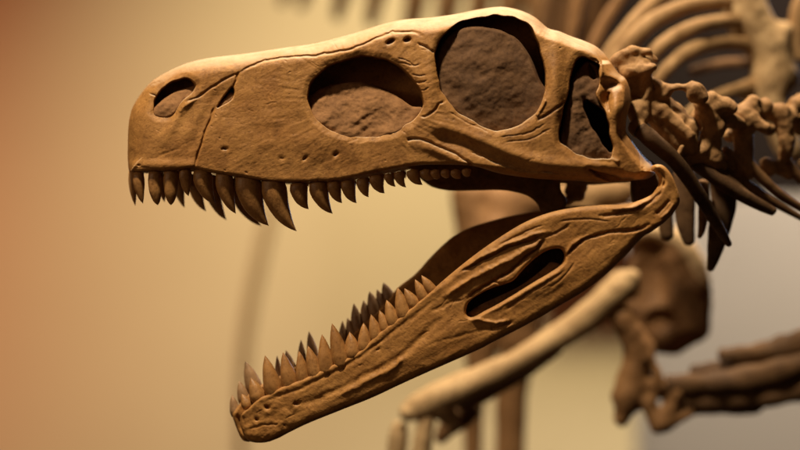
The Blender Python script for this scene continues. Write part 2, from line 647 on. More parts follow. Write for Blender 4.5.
NOSTRIL = [(153, 108), (155.5, 98.6), (164, 87), (177, 79), (187.5, 78), (195.5, 84), (193, 92), (182, 102), (171.5, 114), (161, 116.5), (154.6, 114)]
SLIT = [(217.5, 106.5), (225, 95), (231.5, 87), (234, 93), (230.5, 101), (222, 106)]
ANTORB = [(308.5, 97), (312, 82.5), (327, 67), (347.5, 59), (370, 56), (390, 61.5), (405, 71), (417.5, 86.5), (424, 99), (422, 109),
          (412, 120), (396, 131), (372, 136.5), (350, 136), (332, 131), (318, 120), (311, 109)]
ORBIT = [(436, 62), (438, 45), (450, 28.5), (470, 19), (495, 15.5), (515, 17), (531, 28), (540, 50), (545.5, 75), (545, 92), (537, 111),
         (522, 123), (503, 130), (488, 128), (467, 117), (450, 104), (440, 84)]
TEMPF = [(570.6, 82.5), (572.5, 70), (576, 60), (583, 57), (591, 60), (599, 65), (600, 74), (599, 84), (596.5, 93), (600, 104), (607, 116),
         (609.5, 134), (613.5, 148), (611, 158), (602, 159), (592, 159), (577, 153), (563, 144), (559, 135), (561, 121), (565, 105), (569, 92)]

wbase = lut([126, 150, 200, 300, 400, 470, 540, 600, 640, 700], [26, 34, 41, 48, 57, 66, 74, 74, 66, 56])
vtop = lut([126, 136, 147, 160, 185, 210, 247, 290, 352, 402, 457, 502, 535, 560, 602, 625, 640, 700],
           [120, 101, 86, 76, 64, 58, 53, 47, 34, 20, 14, 7, 17, 32, 52, 80, 150, 190])
vbot = lut([126, 210, 285, 390, 465, 540, 650], [172, 172, 182, 170, 166, 179, 180])


def skull_w(u, v):
    t = np.clip((v - vtop(u)) / (vbot(u) - vtop(u) + 1), 0, 1)
    w = wbase(u) * (0.80 + 0.22 * np.sin(np.clip(t * 1.25, 0, 1) * math.pi / 2))
    # the head roof behind the eye is much narrower than the cheek
    sh = spline(np.array([(545, 24), (559, 35), (581, 45), (594, 52.5), (602, 63)], float), 6)
    ve = np.interp(u, sh[:, 0], sh[:, 1])
    w -= np.where(u > 543, 26 * sstep(1.5, -3, v - ve) * sstep(543, 556, u) * sstep(625, 606, u), 0)
    return w


def skull_relief(u, v, d):
    r = 0.6 * fbm(u / 34, v / 24, 2) + 0.09 * fbm(u / 5.5, v / 4.2, 3)
    # streaks along the bone, fanned around the big opening
    ang = np.arctan2(v - 100, (u - 366) * .8)
    rad = np.hypot((u - 366) * .75, v - 100)
    wx = u * .90 - v * .42 + 7 * noise(u / 30, v / 24)
    wy = u * .42 + v * .90 + 7 * noise(u / 28 + 9, v / 26)
    r += 0.08 * fbm(wx / 12, wy / 2.6, 2) * sstep(0, 8, d)
    r += 0.9 * noise(u / 46 + 3, v / 34)
    r += 0.22 * noise(ang * 26, rad / 14) * np.exp(-((rad - 62) / 22) ** 2)
    # orbit rim, brow, jugal boss
    r += 3.0 * np.exp(-(((u - 430) / 10) ** 2 + ((v - 75) / 40) ** 2))
    r += 4.5 * np.exp(-(((u - 556) / 7) ** 2 + ((v - 80) / 36) ** 2))
    r += 8.0 * np.exp(-(((u - 617) / 7) ** 2 + ((v - 108) / 15) ** 2))
    r -= 9.0 * np.exp(-(((u - 606) / 5) ** 2 + ((v - 99) / 10) ** 2))
    r -= 8.0 * np.exp(-(((u - 612) / 11) ** 2 + ((v - 84) / 5) ** 2))
    # sunken field before the big opening
    r -= 2.2 * np.exp(-(((u - 270) / 36) ** 2 + ((v - 108) / 30) ** 2))
    # cheek bar: ridge below the orbit sweeping back, hollow under it
    rg = spline(np.array([(430, 128), (455, 133), (480, 143), (510, 156), (545, 166), (590, 170)], float), 6)
    vr = np.interp(u, rg[:, 0], rg[:, 1])
    k = sstep(425, 445, u) * sstep(640, 600, u)
    r += k * (2.6 * np.exp(-((v - vr + 3) / 7) ** 2) - 3.2 * np.exp(-((v - vr - 8) / 7) ** 2))
    # sill of the big opening running on to the cheek
    sl = spline(np.array([(318, 128), (335, 136), (355, 141), (385, 141), (412, 141), (440, 149), (465, 160)], float), 6)
    vs = np.interp(u, sl[:, 0], sl[:, 1])
    k = sstep(395, 440, u) * sstep(476, 462, u)
    r += k * 2.2 * np.exp(-((v - vs - 3.5) / 4.5) ** 2)
    # swollen tooth margin of the front upper jaw bone
    r += 1.8 * np.exp(-((v - 165) / 5) ** 2) * sstep(200, 190, u)
    # hollow round the nostril and the pillar behind it
    r -= 3.0 * np.exp(-(((u - 168) / 22) ** 2 + ((v - 110) / 20) ** 2))
    r += 2.4 * np.exp(-((u - 176 - (120 - v) * .55) / 6) ** 2) * sstep(84, 96, v) * sstep(150, 120, v)
    r -= 1.6 * np.exp(-((u - 205 - (120 - v) * .5) / 7) ** 2) * sstep(84, 96, v) * sstep(165, 130, v)
    return r


G = [
    ([(238, 74), (250, 67), (270, 59.5), (300, 56), (325, 54.3), (350, 49), (365, 43), (380, 36.5), (395, 31.5), (412, 31.5), (422, 35)], 3.2, 1.1),
    ([(418, 43), (427, 46.5), (435, 52)], 4.0, 1.1),
    ([(238, 73), (235.5, 82), (233, 88)], 2.6, 1.1),
    ([(217, 106), (212, 113), (210, 120), (206, 129), (201, 143), (198, 155), (194, 168)], 2.6, 1.1),
    ([(238, 73.5), (226.6, 77.5), (214, 86), (206, 92), (196, 97.5), (186, 101.5)], 2.6, 1.1),
    ([(408, 139.5), (416, 138.8), (427, 141.5), (440, 147), (452, 152.5), (465, 160), (478, 169)], 4.5, 1.2, 1),
    ([(421, 117), (428, 116.5), (435, 110), (439, 104.5), (445, 102.5)], 3.2, 1.1),
    ([(538, 120), (548, 114), (556, 108), (564.5, 102)], 3.4, 1.2),
    ([(150, 94), (155, 95.5), (158, 98)], 1.8, .9),
    ([(536, 117), (541, 108), (545.5, 98)], -2.5, 1.6),
    ([(585, 64), (592, 60), (600, 64.5)], 6.0, 1.3),
    ([(595, 62), (601, 66), (601, 80)], -2.5, 1.8),
    ([(610, 92), (607, 100), (609, 112)], 3.5, 1.2),
    ([(597, 160), (608, 159), (620, 161)], -2.0, 1.8),
    ([(640, 176), (644, 171), (643, 166)], 2.0, 1.4),
    ([(413, 75), (419, 76), (427, 75)], 1.6, .8), ([(415, 82), (420, 82.5), (428, 80)], 1.6, .8),
    ([(418, 89), (424, 90), (430, 88)], 1.3, .7), ([(400, 63), (410, 65), (420, 64)], 1.2, .8),
    ([(398, 58), (408, 61), (416, 66)], 1.0, .7),
    ([(470, 152), (500, 163), (540, 171)], 1.4, .9), ([(485, 158), (520, 170), (570, 174)], 1.8, .9),
    ([(450, 112), (470, 124), (490, 133)], 1.0, .8), ([(500, 137), (525, 134), (545, 124)], 1.0, .8),
    ([(505, 143), (530, 139), (552, 128)], .9, .8),
    ([(540, 172), (575, 176), (600, 177)], 2.2, 1.0),
    ([(340, 133), (338, 127), (320, 121)], .8, .8),
    ([(150, 160), (170, 151), (182, 148)], .35, 1.2),
    ([(132, 168), (142, 168), (150, 169)], .7, 1.1),
    ([(140, 96), (150, 86), (160, 80)], .8, 1.2),
    ([(178, 112), (186, 105), (198, 97)], -1.6, 2.0),
]


for k in range(42):
    u0, v0 = rng.uniform(135, 640), rng.uniform(30, 180)
    a0 = rng.normal(.35, .5) * (1 if u0 < 420 else -.4)
    l0 = rng.uniform(4, 14)
    G.append(([(u0, v0), (u0 + l0 * math.cos(a0) * .5, v0 + l0 * math.sin(a0) * .5 + rng.normal(0, .8)), (u0 + l0 * math.cos(a0), v0 + l0 * math.sin(a0))],
              rng.uniform(.2, .55), rng.uniform(.45, .7)))
for k in range(50):
    u0, v0 = rng.uniform(132, 600), rng.uniform(40, 178)
    G.append(([(u0, v0), (u0 + rng.uniform(.4, 1.6), v0 + rng.normal(0, .5))], rng.uniform(.3, .9), rng.uniform(.5, .8), 1))


def spot(u, v, a=2.2, b=1.2, ang=-40):
    t = np.arange(8) / 8 * 2 * math.pi
    ca, sa = math.cos(math.radians(ang)), math.sin(math.radians(ang))
    return [(u + a * math.cos(x) * ca - b * math.sin(x) * sa, v + a * math.cos(x) * sa + b * math.sin(x) * ca) for x in t]


def less(n):
    return lambda u, v: skull_w(u, v) - n


PITS = [([(590, 169), (600, 171), (611, 173.5), (622, 177), (632, 179), (640, 183), (630, 187), (613, 186), (603, 180), (594, 174)], less(30), .6), (NOSTRIL, 3, .2), (SLIT, less(22), .1), (ANTORB, 3, .2), (ORBIT, 3, .5), (TEMPF, 3, .3),
        (spot(390.5, 41.5, 5, 2.6, -25), less(9), .6), (spot(407.5, 39.5, 4.2, 2.8, -20), less(8), .6),
        (spot(305, 158.5, 3.4, 1.5, -45), less(5), .5), (spot(336, 154.5, 3.2, 1.5, -40), less(5), .5), (spot(225, 148.5, 2.6, 1.6, 0), less(4), .5),
        (spot(282, 158.5, 2.4, 1.2, 0), less(3), .4), (spot(139, 165, 2.0, 1.2, 0), less(3), .3), (spot(318, 181.5, 1.6, 1.6, 0), less(5), .2),
        (spot(378.5, 171, 2, 1.4, 0), less(5), .2)]

skull = plate('skull', SK, skull_w, M_SKULL, front, .6, grooves=G, pits=PITS, relief=skull_relief, arch=.16, pw=2.1)


def filler(outline, depth, mat, rough, parent, seedx=0., holes=(), name='matrix_or_shade_fill'):
    """the plaster that closes an opening: stands depth(u,v) units under the bone's face"""
    def w(u, v):
        return skull_w(u, v) - depth(u, v)
    return plate(name, outline, w, mat, parent, .8, mirror=True, R=3.5, edge=.80,
                 relief=lambda u, v, d: rough * (1.7 * noise((u + seedx) / 24, v / 15) + .6 * noise((u * .5 + v * .9 + seedx) / 5, (u * .9 - v * .5) / 22) + 1.0 * fbm((u + seedx) / 12, v / 12, 3) + .22 * fbm((u + seedx) / 3.6, v / 3.2, 3)),
                 pits=holes)


filler([(434, 64), (437, 50), (446, 37), (458, 29), (475, 26), (497, 29), (514, 36), (525, 48), (533, 62), (540, 80), (548, 94), (542, 112),
        (524, 126), (503, 133), (486, 131), (464, 119), (447, 106), (437, 85)],
       lambda u, v: 11 + 5 * np.exp(-((u - 520) / 22.) ** 2) - 5 * np.exp(-(((u - 487) / 40.) ** 2 + ((v - 78) / 36.) ** 2)), M_FILL, .75, skull)
filler([(306, 99), (313, 93), (322, 88), (337, 84), (360, 82), (380, 87), (399, 97), (412, 106), (422, 106), (424, 112), (412, 124), (396, 135), (372, 140),
        (350, 140), (328, 134), (314, 121), (308, 110)], lambda u, v: 3.5 + np.clip((132 - v) * .27, 0, 14), M_FILL2, 1.2, skull, 60)
filler([(152, 110), (157, 104.5), (166, 97), (177, 91), (188, 87.5), (196, 86), (195, 94), (184, 104), (173, 117), (160, 119), (153, 117)],
       lambda u, v: 4 + np.clip((112 - v) * .25, 0, 8), M_FILL2, .9, skull, 120)
filler([(215, 108), (224, 98), (230, 92), (237, 95), (231, 104), (222, 109)], lambda u, v: 5 + 0 * u, M_FILL2, .5, skull, 180)
filler([(569, 86), (574, 76), (579, 68), (586, 61), (596, 64), (603, 72), (602, 84), (599, 94), (601, 103), (610, 116), (613, 134), (617, 149), (612, 161),
        (602, 162), (590, 162), (575, 156), (561, 147), (559, 138), (562, 122), (565, 105), (568, 96)],
       lambda u, v: 8 + 4 * np.exp(-((v - 66) / 12.) ** 2) + 3 * np.exp(-((u - 566) / 6.) ** 2), M_FILL, 1.1, skull, 240,
       holes=[([(584, 104), (588, 100), (597, 106), (606, 114), (609, 126), (611, 140), (616, 150), (610, 153), (603, 143), (596, 133), (589, 121)], 6, .5),
              ([(588, 64), (592, 66), (597, 76), (593, 80), (588, 74)], less(20), .3)])

# palate and the dark bones seen under the cheek
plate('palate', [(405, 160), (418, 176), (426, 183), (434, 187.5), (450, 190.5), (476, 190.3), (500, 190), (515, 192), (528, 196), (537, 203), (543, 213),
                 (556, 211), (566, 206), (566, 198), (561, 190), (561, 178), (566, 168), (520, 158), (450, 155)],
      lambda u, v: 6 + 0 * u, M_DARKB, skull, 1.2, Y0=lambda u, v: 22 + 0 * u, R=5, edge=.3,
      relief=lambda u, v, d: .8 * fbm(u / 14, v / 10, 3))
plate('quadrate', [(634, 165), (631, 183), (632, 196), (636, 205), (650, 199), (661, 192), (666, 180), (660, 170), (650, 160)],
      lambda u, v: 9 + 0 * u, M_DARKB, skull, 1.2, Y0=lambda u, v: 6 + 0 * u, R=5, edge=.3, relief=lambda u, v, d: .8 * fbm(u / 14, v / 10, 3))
bone('ear_bone', [('c', (562, 179, 70, 3), (574, 180, 70, 4)), ('c', (574, 180, 70, 4), (583, 187, 70, 4)), ('c', (583, 187, 70, 4), (580, 196, 70, 4)),
                  ('c', (580, 196, 70, 4), (568, 201, 70, 3.5)), ('c', (568, 201, 70, 3), (558, 202, 70, 2.5)), ('e', (571, 190, 73), (7, 7, 3))], M_REAR, skull, 1.0)

# lint that has settled along the roof
V, F = [], []
roof = spline(np.array([r[:2] for r in SK[32:56]], float), 6)
for k in range(110):
    i = rng.integers(len(roof))
    u0, v0 = roof[i] + rng.normal(0, .6, 2)
    y0 = rng.normal(-4, 5)
    h = rng.uniform(1.0, 3.2)
    a0 = rng.uniform(-1.2, 1.2)
    pts = [P(u0 + math.sin(a0) * h * t + .5 * math.sin(5 * t + k), v0 + .8 - math.cos(a0) * h * t, y0 + t * rng.normal(0, .8)) for t in (0, .35, .7, 1)]
    for j, p in enumerate(pts):
        rr = .11 * U * (1 - .25 * j)
        V += [p + np.array([rr, 0, 0]), p + np.array([-rr * .5, rr, 0]), p + np.array([-rr * .5, -rr, 0])]
    b0 = k * 12
    for j in range(3):
        for m in range(3):
            F.append((b0 + j * 3 + m, b0 + j * 3 + (m + 1) % 3, b0 + j * 3 + 3 + (m + 1) % 3, b0 + j * 3 + 3 + m))
lint = obj_np('dust_lint', V, F, M_LINT, skull)
lint['kind'] = 'stuff'

UP = [((138.5, 177), (143, 203.5), 11, 0), ((154.7, 176), (157.8, 205), 12.5, 1), ((171, 175), (171, 205), 13.5, 1), ((185.2, 173), (188.5, 196), 12, 0),
      ((202, 175), (215.5, 204), 18, 0), ((224, 178), (235.8, 213.5), 17, 0), ((247, 181.5), (268.5, 225.5), 25, 0), ((272.5, 184.5), (296.5, 231), 23.5, 0),
      ((298, 187), (308.5, 209), 16.5, 0), ((317.8, 185.5), (332.5, 213.5), 17.5, 0), ((333.5, 185), (342, 203), 13, 0), ((347.5, 184), (356.5, 203), 13.5, 0),
      ((362.5, 181.5), (368.5, 197), 11.5, 0), ((376, 178), (384.5, 193.3), 13.5, 0), ((388.5, 176), (395.5, 186.5), 9, 0), ((398.5, 174.5), (406, 187.3), 9.5, 0),
      ((412.5, 172.5), (422.5, 184.7), 12.5, 0), ((424.8, 171.5), (432.8, 179), 10.5, 1), ((434.8, 171.5), (440, 178), 9.5, 1),
      ((444.8, 171.3), (449, 177.3), 8.5, 1), ((455, 171.3), (460.5, 177.8), 9, 1), ((466.2, 170.3), (469.5, 176), 8.5, 1)]
for b, t, w, bl in UP:
    tooth(b, t, w * 1.12, -(float(skull_w(np.array([b[0]]), np.array([b[1] - 4]))[0]) * .92 - max(4.5, w * .40)), M_TOOTH, skull, blunt=bool(bl))
FARUP = [((132.5, 176), (135.3, 205.5), 9), ((162, 178), (164.5, 202), 10), ((178, 178), (184.5, 207.5), 12), ((194, 180), (206, 211.3), 15), ((211, 182), (226.5, 220), 17),
         ((238, 185), (261, 226), 20)]
for b, t, w in FARUP:
    tooth(b, t, w, 2 if b[0] < 140 else float(skull_w(np.array([b[0]]), np.array([b[1] - 4]))[0]) * .85 - 6, M_TOOTH, skull)
for b, t, w, bl in UP[8:18]:
    tooth((b[0] + 5, b[1] - 2), (b[0] + 7, b[1] + 4), w * .8, wbase(b[0]) * .86 - 6, M_TOOTH, skull)

# ------------------------------------------------------------------ lower jaw
hw = lut([230, 245, 270, 300, 400, 500, 620, 690], [8, 11, 17, 24, 41, 58, 69, 70])
JT = (3.0, .75)
JB = (9, .35)
NJ = []
for r in [(242.5, 413), (248, 409), (255, 402), (261, 397.5), (267.5, 395), (282.5, 387), (300, 380.5), (320, 371.5), (335, 364), (360, 351), (377.5, 334.5), (400, 317.5), (420, 301),
          (435, 288.5)]:
    NJ.append((*r, *JT))
for r in [(450, 275), (475, 255), (500, 237.5), (525, 222.5), (550, 212.5), (575, 207.5), (600, 205), (626, 204), (641, 200), (653, 194.5), (657, 190), (660.5, 184),
          (660.5, 177), (657.5, 172.5), (653.5, 169.5)]:
    NJ.append((*r, 6, .35))
for r in [(655, 164.8), (663, 165.5), (671, 174), (676, 185), (680, 200), (675, 211), (665, 222)]:
    NJ.append((*r, 4, .5))
for r in [(650, 233), (642, 238), (620, 261), (590, 287), (560, 305.5), (530, 323), (495, 341), (480, 349), (457.5, 359), (420, 375.5), (397, 386), (372.5, 397.5), (347.5, 407.5),
          (310, 422.5), (290, 432), (277.5, 438.5), (265, 442.5), (252, 442)]:
    NJ.append((*r, *JB))
for r in [(245, 437), (241, 427), (240.5, 418)]:
    NJ.append((*r, 6, .4))

MFEN = [(466, 311), (469, 302), (478, 295), (492, 288), (505, 284), (514, 280), (521, 272), (532, 261), (546, 251), (559, 248.5), (565, 254), (563, 263), (552, 271.5), (536, 281),
        (518, 292), (500, 303), (485, 311), (474, 317), (468, 316)]


def jaw_t(u, v):
    return 9.5 + 3 * sstep(560, 650, u) + 2.5 * sstep(330, 250, u) - 2.5 * sstep(700, 600, u) * 0


def jaw_axis(u):
    return np.interp(u, [240, 300, 400, 500, 600, 660, 680], [424, 402, 353, 292, 246, 205, 195])


def jaw_relief(u, v, d):
    x = u * .84 - v * .55          # along the jaw
    y = u * .55 + v * .84          # across it
    r = 0.6 * fbm(u / 28, v / 20, 2) + 0.09 * fbm(u / 5, v / 4, 3)
    r += 0.12 * fbm(x / 20, y / 3.0 + .8 * noise(x / 16, y / 9), 2)
    # front of the chin is lumpy
    r += sstep(330, 270, u) * 0.7 * fbm(u / 11, v / 9, 3)
    # bulge of the lower half
    r += 1.5 * np.exp(-((v - jaw_axis(u) - 10) / 12) ** 2) * sstep(300, 360, u) * sstep(640, 560, u)
    return r


JG = [
    ([(262, 403), (285, 394), (310, 384), (335, 372), (362, 356), (385, 338), (410, 320), (440, 296)], 1.2, 2.2),
    ([(295, 404), (315, 400), (335, 391), (360, 378), (385, 366), (400, 356), (420, 338), (440, 320)], 1.7, 3.4),
    ([(340, 395), (365, 382), (390, 370), (405, 358)], -1.6, 2.5),
    ([(460, 272.5), (475, 264.5), (495, 254), (515, 246), (530, 241), (543, 236.5)], 3.6, 1.6),
    ([(467, 299), (478, 290), (495, 280), (512, 269), (525, 258), (545, 240)], 4.6, 1.6),
    ([(463, 269), (480, 258), (505, 246), (530, 236), (550, 232)], -2.6, 2.0),
    ([(445, 297), (465, 283), (490, 269), (515, 256), (545, 238)], -3.2, 2.6),
    ([(495, 281), (500, 283), (507, 284)], 3.0, .9),
    ([(545, 238), (556, 233), (570, 225)], 1.2, 1.2),
    ([(566, 257), (574, 248), (584, 240), (598, 235.5), (612, 232), (626, 230.5), (638, 230), (650, 225)], 4.6, 1.4),
    ([(566, 257), (574, 244), (590, 236)], -1.5, 2.2),
    ([(600, 216), (615, 214.5), (630, 212), (645, 205), (656, 197), (662, 190)], 3.6, 1.5),
    ([(610, 208.5), (628, 208), (645, 201.5)], -2.4, 1.8),
    ([(658, 170), (663, 174), (665.5, 181), (663, 188)], 3.0, 1.4), ([(655, 215), (664, 207), (670, 199)], 2.2, 1.5),
    ([(660, 218), (668, 212), (674, 202)], -1.6, 1.4),
    ([(472, 319), (482, 321), (495, 322), (508, 321)], -2.4, 2.0), ([(490, 329), (505, 326), (513, 322)], 2.0, 1.4),
    ([(485, 314), (510, 301), (535, 286), (556, 273), (566, 262)], -.8, 2.0),
    ([(505, 310), (535, 290), (562, 271)], 1.3, 1.2),
    ([(575, 262), (565, 275), (550, 287)], .9, 1.0),
    ([(560, 222), (590, 219), (610, 221)], .9, 1.0), ([(500, 246), (520, 234), (545, 225)], .9, .9),
    ([(430, 312), (450, 303), (462, 300)], .8, 1.8), ([(430, 345), (470, 333), (500, 326)], .6, 2.0),
    ([(249, 430), (262, 425), (278, 424)], .9, 1.2),
]
JP = [(spot(267.5, 407, 3, 2.4, 0), lambda u, v: 7 + 0 * u, .6), (spot(257, 419.5, 2, 1.8, 0), lambda u, v: 7 + 0 * u, .5),
      (spot(297, 404, 3.2, 2.0, -10), lambda u, v: 7 + 0 * u, .5), (spot(285, 425.5, 1.5, 1.2, 0), lambda u, v: 8 + 0 * u, .3),
      (spot(378, 350, 2.2, 1.2, -30), lambda u, v: 7 + 0 * u, .4),
      ]
for k in range(36):
    u0 = rng.uniform(250, 650)
    v0 = float(jaw_axis(u0)) + rng.normal(0, 12)
    a0 = rng.normal(-.6, .3)
    l0 = rng.uniform(2, 14)
    JG.append(([(u0, v0), (u0 + l0 * math.cos(a0) * .5, v0 + l0 * math.sin(a0) * .5 + rng.normal(0, .8)), (u0 + l0 * math.cos(a0), v0 + l0 * math.sin(a0))],
               rng.uniform(.2, .55), rng.uniform(.45, .7)))
jaw = plate('mandible', NJ, jaw_t, M_JAW, front, .6, Y0=lambda u, v: -hw(u), grooves=JG, pits=JP, relief=jaw_relief, mirror=False, pw=2.0, cuts=[MFEN])
plate('matrix_or_shade_fill', [(465, 316), (480, 305), (497, 297), (516, 288), (534, 276), (546, 266), (551, 262), (562, 266), (553, 275), (538, 285), (520, 296), (500, 307), (486, 315),
                      (474, 321)], lambda u, v: -1.5 + 0 * u, M_FILL, jaw, .8, Y0=lambda u, v: -hw(u), R=11, edge=.1,
      relief=lambda u, v, d: 1.2 * fbm(u / 10, v / 8, 4), mirror=False)

plate('matrix_or_shade_fill', [(461, 312), (464, 299), (476, 290), (492, 283), (506, 279), (520, 267), (534, 256), (548, 246), (561, 244), (569, 254), (567, 266), (553, 275), (538, 285), (520, 296), (500, 307), (485, 316), (473, 321), (464, 320)],
      lambda u, v: -7 + 0 * u, M_HOLE_SHADE, jaw, .9, Y0=lambda u, v: -hw(u), R=3, edge=1.0, relief=lambda u, v, d: .9 * fbm(u / 9, v / 8, 3), mirror=False, back=lambda u, v, d: 8.6 + 0 * u)  # added black sheet that darkens the jaw opening in place of shade

FJ = [(232.5, 415, 3, .5), (236, 409, 3, .6), (244, 399, 3, .6), (258, 387, 3, .6), (280, 376, 3, .6), (300, 364, 3, .6), (320, 355, 3, .6), (345, 341, 3, .6), (358, 329, 3, .6),
      (370, 318, 3, .6), (380, 308, 3, .6), (391, 296, 3, .6), (400, 286, 4, .5), (415, 274.5, 4, .4), (430, 258, 4, .4), (443, 245, 4, .4), (457, 234, 4, .4), (477, 225, 4, .4), (512, 215.5, 4, .4), (540, 210.5, 5, .4),
      (570, 206, 5, .4), (610, 205, 5, .4), (636, 203, 5, .4), (640, 215, 5, .4), (615, 245, 5, .4), (560, 285, 5, .4), (500, 320, 5, .4), (440, 350, 5, .4), (380, 380, 5, .4),
      (310, 410, 5, .4), (270, 432, 5, .4), (254, 440.5, 5, .4), (246, 441.5, 5, .5), (241, 438, 5, .5), (236, 427, 5, .5)]
farjaw = plate('mandible', FJ, lambda u, v: 8 + 0 * u, M_JAW, front, .9, Y0=lambda u, v: hw(u) - 3, relief=lambda u, v, d: .9 * fbm(u / 16, v / 14, 4), mirror=False, R=5, edge=.4,
               grooves=[([(238, 414), (240, 425), (246, 436)], 3, 1.5)])

LOW = [((247.5, 405), (241.7, 394), 11), ((258, 396.5), (251, 378), 15), ((273.5, 389), (265, 355.5), 17), ((290, 382.5), (283, 352.5), 15.5), ((303.5, 378), (299, 351), 13),
       ((315.3, 372.5), (308, 346), 14.5), ((327, 367), (322, 334.5), 15.5), ((341.5, 360), (332, 323.5), 17), ((353.5, 353.5), (349.5, 332), 15.5), ((365.3, 346), (363.5, 323), 14),
       ((377, 336.5), (371, 314.5), 13), ((386.5, 329.5), (379.5, 310.5), 12), ((393.8, 322), (386.5, 300), 14), ((404, 313), (397.5, 287.5), 14.5), ((414.5, 304.5), (404.5, 288.5), 12.5),
       ((424, 297), (415, 279.5), 11.5), ((431.5, 290), (421.5, 275.5), 10.5)]
for b, t, w in LOW:
    tooth(b, t, w * 1.13, -float(hw(b[0])) - 2, M_TOOTH, jaw, True)
FLOW = [((235.5, 412), (231.7, 395), 9.5), ((244.5, 399), (239, 381), 11.5), ((254, 386), (245.5, 361.5), 14), ((279, 378), (277, 356), 7), ((291.5, 370), (286, 350.5), 10),
        ((313, 356), (309, 331.5), 10), ((302, 362), (301, 340), 8), ((343, 344), (342.5, 321), 9), ((353, 336), (347.5, 318), 10.5), ((358, 328), (353.8, 303.5), 11.5),
        ((367, 321), (363.5, 300.5), 11), ((375.5, 313), (369.5, 291.5), 13), ((383.5, 306), (377, 289.5), 10), ((389.5, 299), (383.3, 282.5), 11.5)]
for b, t, w in FLOW:
    tooth(b, t, w * 1.2, float(hw(b[0])) - 3, M_TOOTH2, farjaw, True)

# ------------------------------------------------------------------ neck
def vertebra(prims, **k):
    big = []
    for p in prims:
        if p[0] == 'c':
            p = ('c', p[1][:3] + (p[1][3] * 1.12,), p[2][:3] + (p[2][3] * 1.12,))
        big.append(p)
    return bone('neck_vertebra', big, M_NECK, front, **{'blend': 4.5, 'rough': .95, **k})


# first: blade standing behind the head, ring and body
vertebra([('e', (634, 63, 12), (21, 13, 5), 8), ('c', (612, 63, 12, 3), (632, 51, 12, 3.5)), ('c', (632, 51, 12, 3.5), (648, 52, 12, 3)), ('c', (640, 66, 10, 6), (653, 67, 6, 3)),
          ('c', (628, 72, 8, 6), (648, 70, 4, 4)), ('c', (626, 74, 16, 6), (640, 95, 22, 9)),
          ('c', (647, 74, 8, 4), (648, 100, 14, 5)), ('e', (640, 112, 16), (12, 16, 12)), ('-', (634, 121, 3), (6, 4, 5)),
          ('c', (636, 128, 6, 7), (648, 136, 0, 7))], seed=1, res=1.1)
vertebra([('c', (652, 82, 14, 5), (664, 92, 16, 7)), ('c', (660, 88, 14, 4), (684, 87, 12, 3)), ('e', (694, 93, 10), (9, 11, 6)), ('e', (702, 96, 12), (7, 10, 5)),
          ('c', (652, 92, 22, 8), (686, 128, 28, 9)), ('e', (668, 118, 28), (20, 17, 14), -38), ('c', (690, 126, 26, 8), (692, 150, 20, 5)), ('c', (660, 108, 14, 5), (690, 136, 10, 5)),
          ('c', (682, 148, 8, 3), (678, 158, 8, 3)), ('c', (648, 104, 20, 9), (682, 146, 26, 10)), ('c', (660, 84, 14, 4), (652, 100, 18, 6)), ('e', (676, 136, 30), (14, 14, 12))], seed=2)
vertebra([('c', (700, 104, 26, 6), (724, 106, 34, 8)), ('c', (704, 112, 30, 8), (716, 128, 34, 9)), ('c', (714, 120, 32, 8), (714, 152, 30, 6)), ('c', (722, 108, 30, 6), (732, 108, 28, 5)),
          ('c', (684, 148, 22, 4), (714, 160, 32, 9)), ('c', (688, 158, 26, 6), (718, 166, 40, 8)), ('c', (680, 152, 20, 3), (676, 162, 18, 3)), ('e', (704, 118, 46), (14, 14, 10)),
          ('e', (726, 162, 56), (8, 14, 9), 35), ('c', (712, 110, 30, 8), (738, 124, 52, 7)), ('c', (712, 118, 30, 7), (704, 150, 26, 6)), ('c', (720, 104, 30, 5), (712, 98, 28, 6))], seed=3)
vertebra([('c', (728, 112, 58, 6), (752, 112, 66, 8)), ('c', (740, 116, 60, 9), (765, 128, 56, 5)), ('c', (746, 118, 62, 8), (748, 166, 62, 5)), ('c', (752, 100, 64, 5), (744, 112, 60, 6)),
          ('c', (726, 152, 56, 5), (748, 172, 64, 7)), ('e', (764, 108, 70), (8, 10, 6)), ('c', (738, 128, 74, 6), (730, 136, 74, 6)), ('e', (768, 168, 84), (9, 8, 8)), ('c', (748, 120, 62, 6), (770, 130, 74, 5)), ('c', (743, 122, 60, 5), (756, 102, 64, 4)), ('c', (740, 130, 62, 6), (742, 165, 62, 6))], seed=4)
vertebra([('c', (768, 112, 92, 7), (790, 116, 100, 8)), ('c', (780, 112, 94, 8), (787, 140, 96, 7)), ('c', (787, 140, 96, 7), (784, 166, 98, 5)), ('c', (766, 164, 92, 5), (790, 172, 100, 7)),
          ('e', (796, 106, 106), (9, 9, 7)), ('e', (800, 126, 112), (9, 9, 8))], seed=5)
vertebra([('c', (806, 116, 130, 8), (830, 120, 140, 9)), ('c', (818, 116, 134, 8), (822, 166, 134, 6)), ('c', (804, 164, 130, 5), (830, 174, 136, 7)), ('e', (800, 100, 124), (6, 7, 6))], seed=6, res=1.8)

NR = [
    [(638, 128, -4, 8), (652, 140, -4, 9), (676, 162, 4, 8), (700, 196, 18, 7), (718, 226, 30, 5.5), (730, 246, 38, 3)],
    [(656, 122, 30, 6), (684, 152, 30, 7), (714, 176, 30, 8), (744, 196, 34, 7), (770, 210, 40, 5), (775, 213, 40, 3)],
    [(690, 160, 34, 8), (712, 172, 34, 9), (730, 184, 36, 7), (752, 200, 44, 5), (768, 209, 48, 3)],
    [(714, 160, 50, 5), (740, 180, 54, 5.5), (770, 200, 62, 4.5), (805, 220, 72, 3)],
    [(748, 160, 60, 5), (760, 176, 60, 5.5), (782, 196, 66, 5), (812, 214, 76, 3.5)],
    [(786, 160, 94, 5), (798, 176, 96, 5.5), (822, 196, 104, 5)],
]
for i, r in enumerate(NR):
    rod('neck_rib', r, M_UNLIT if i < 3 else M_DARKB, front, flat=.8)
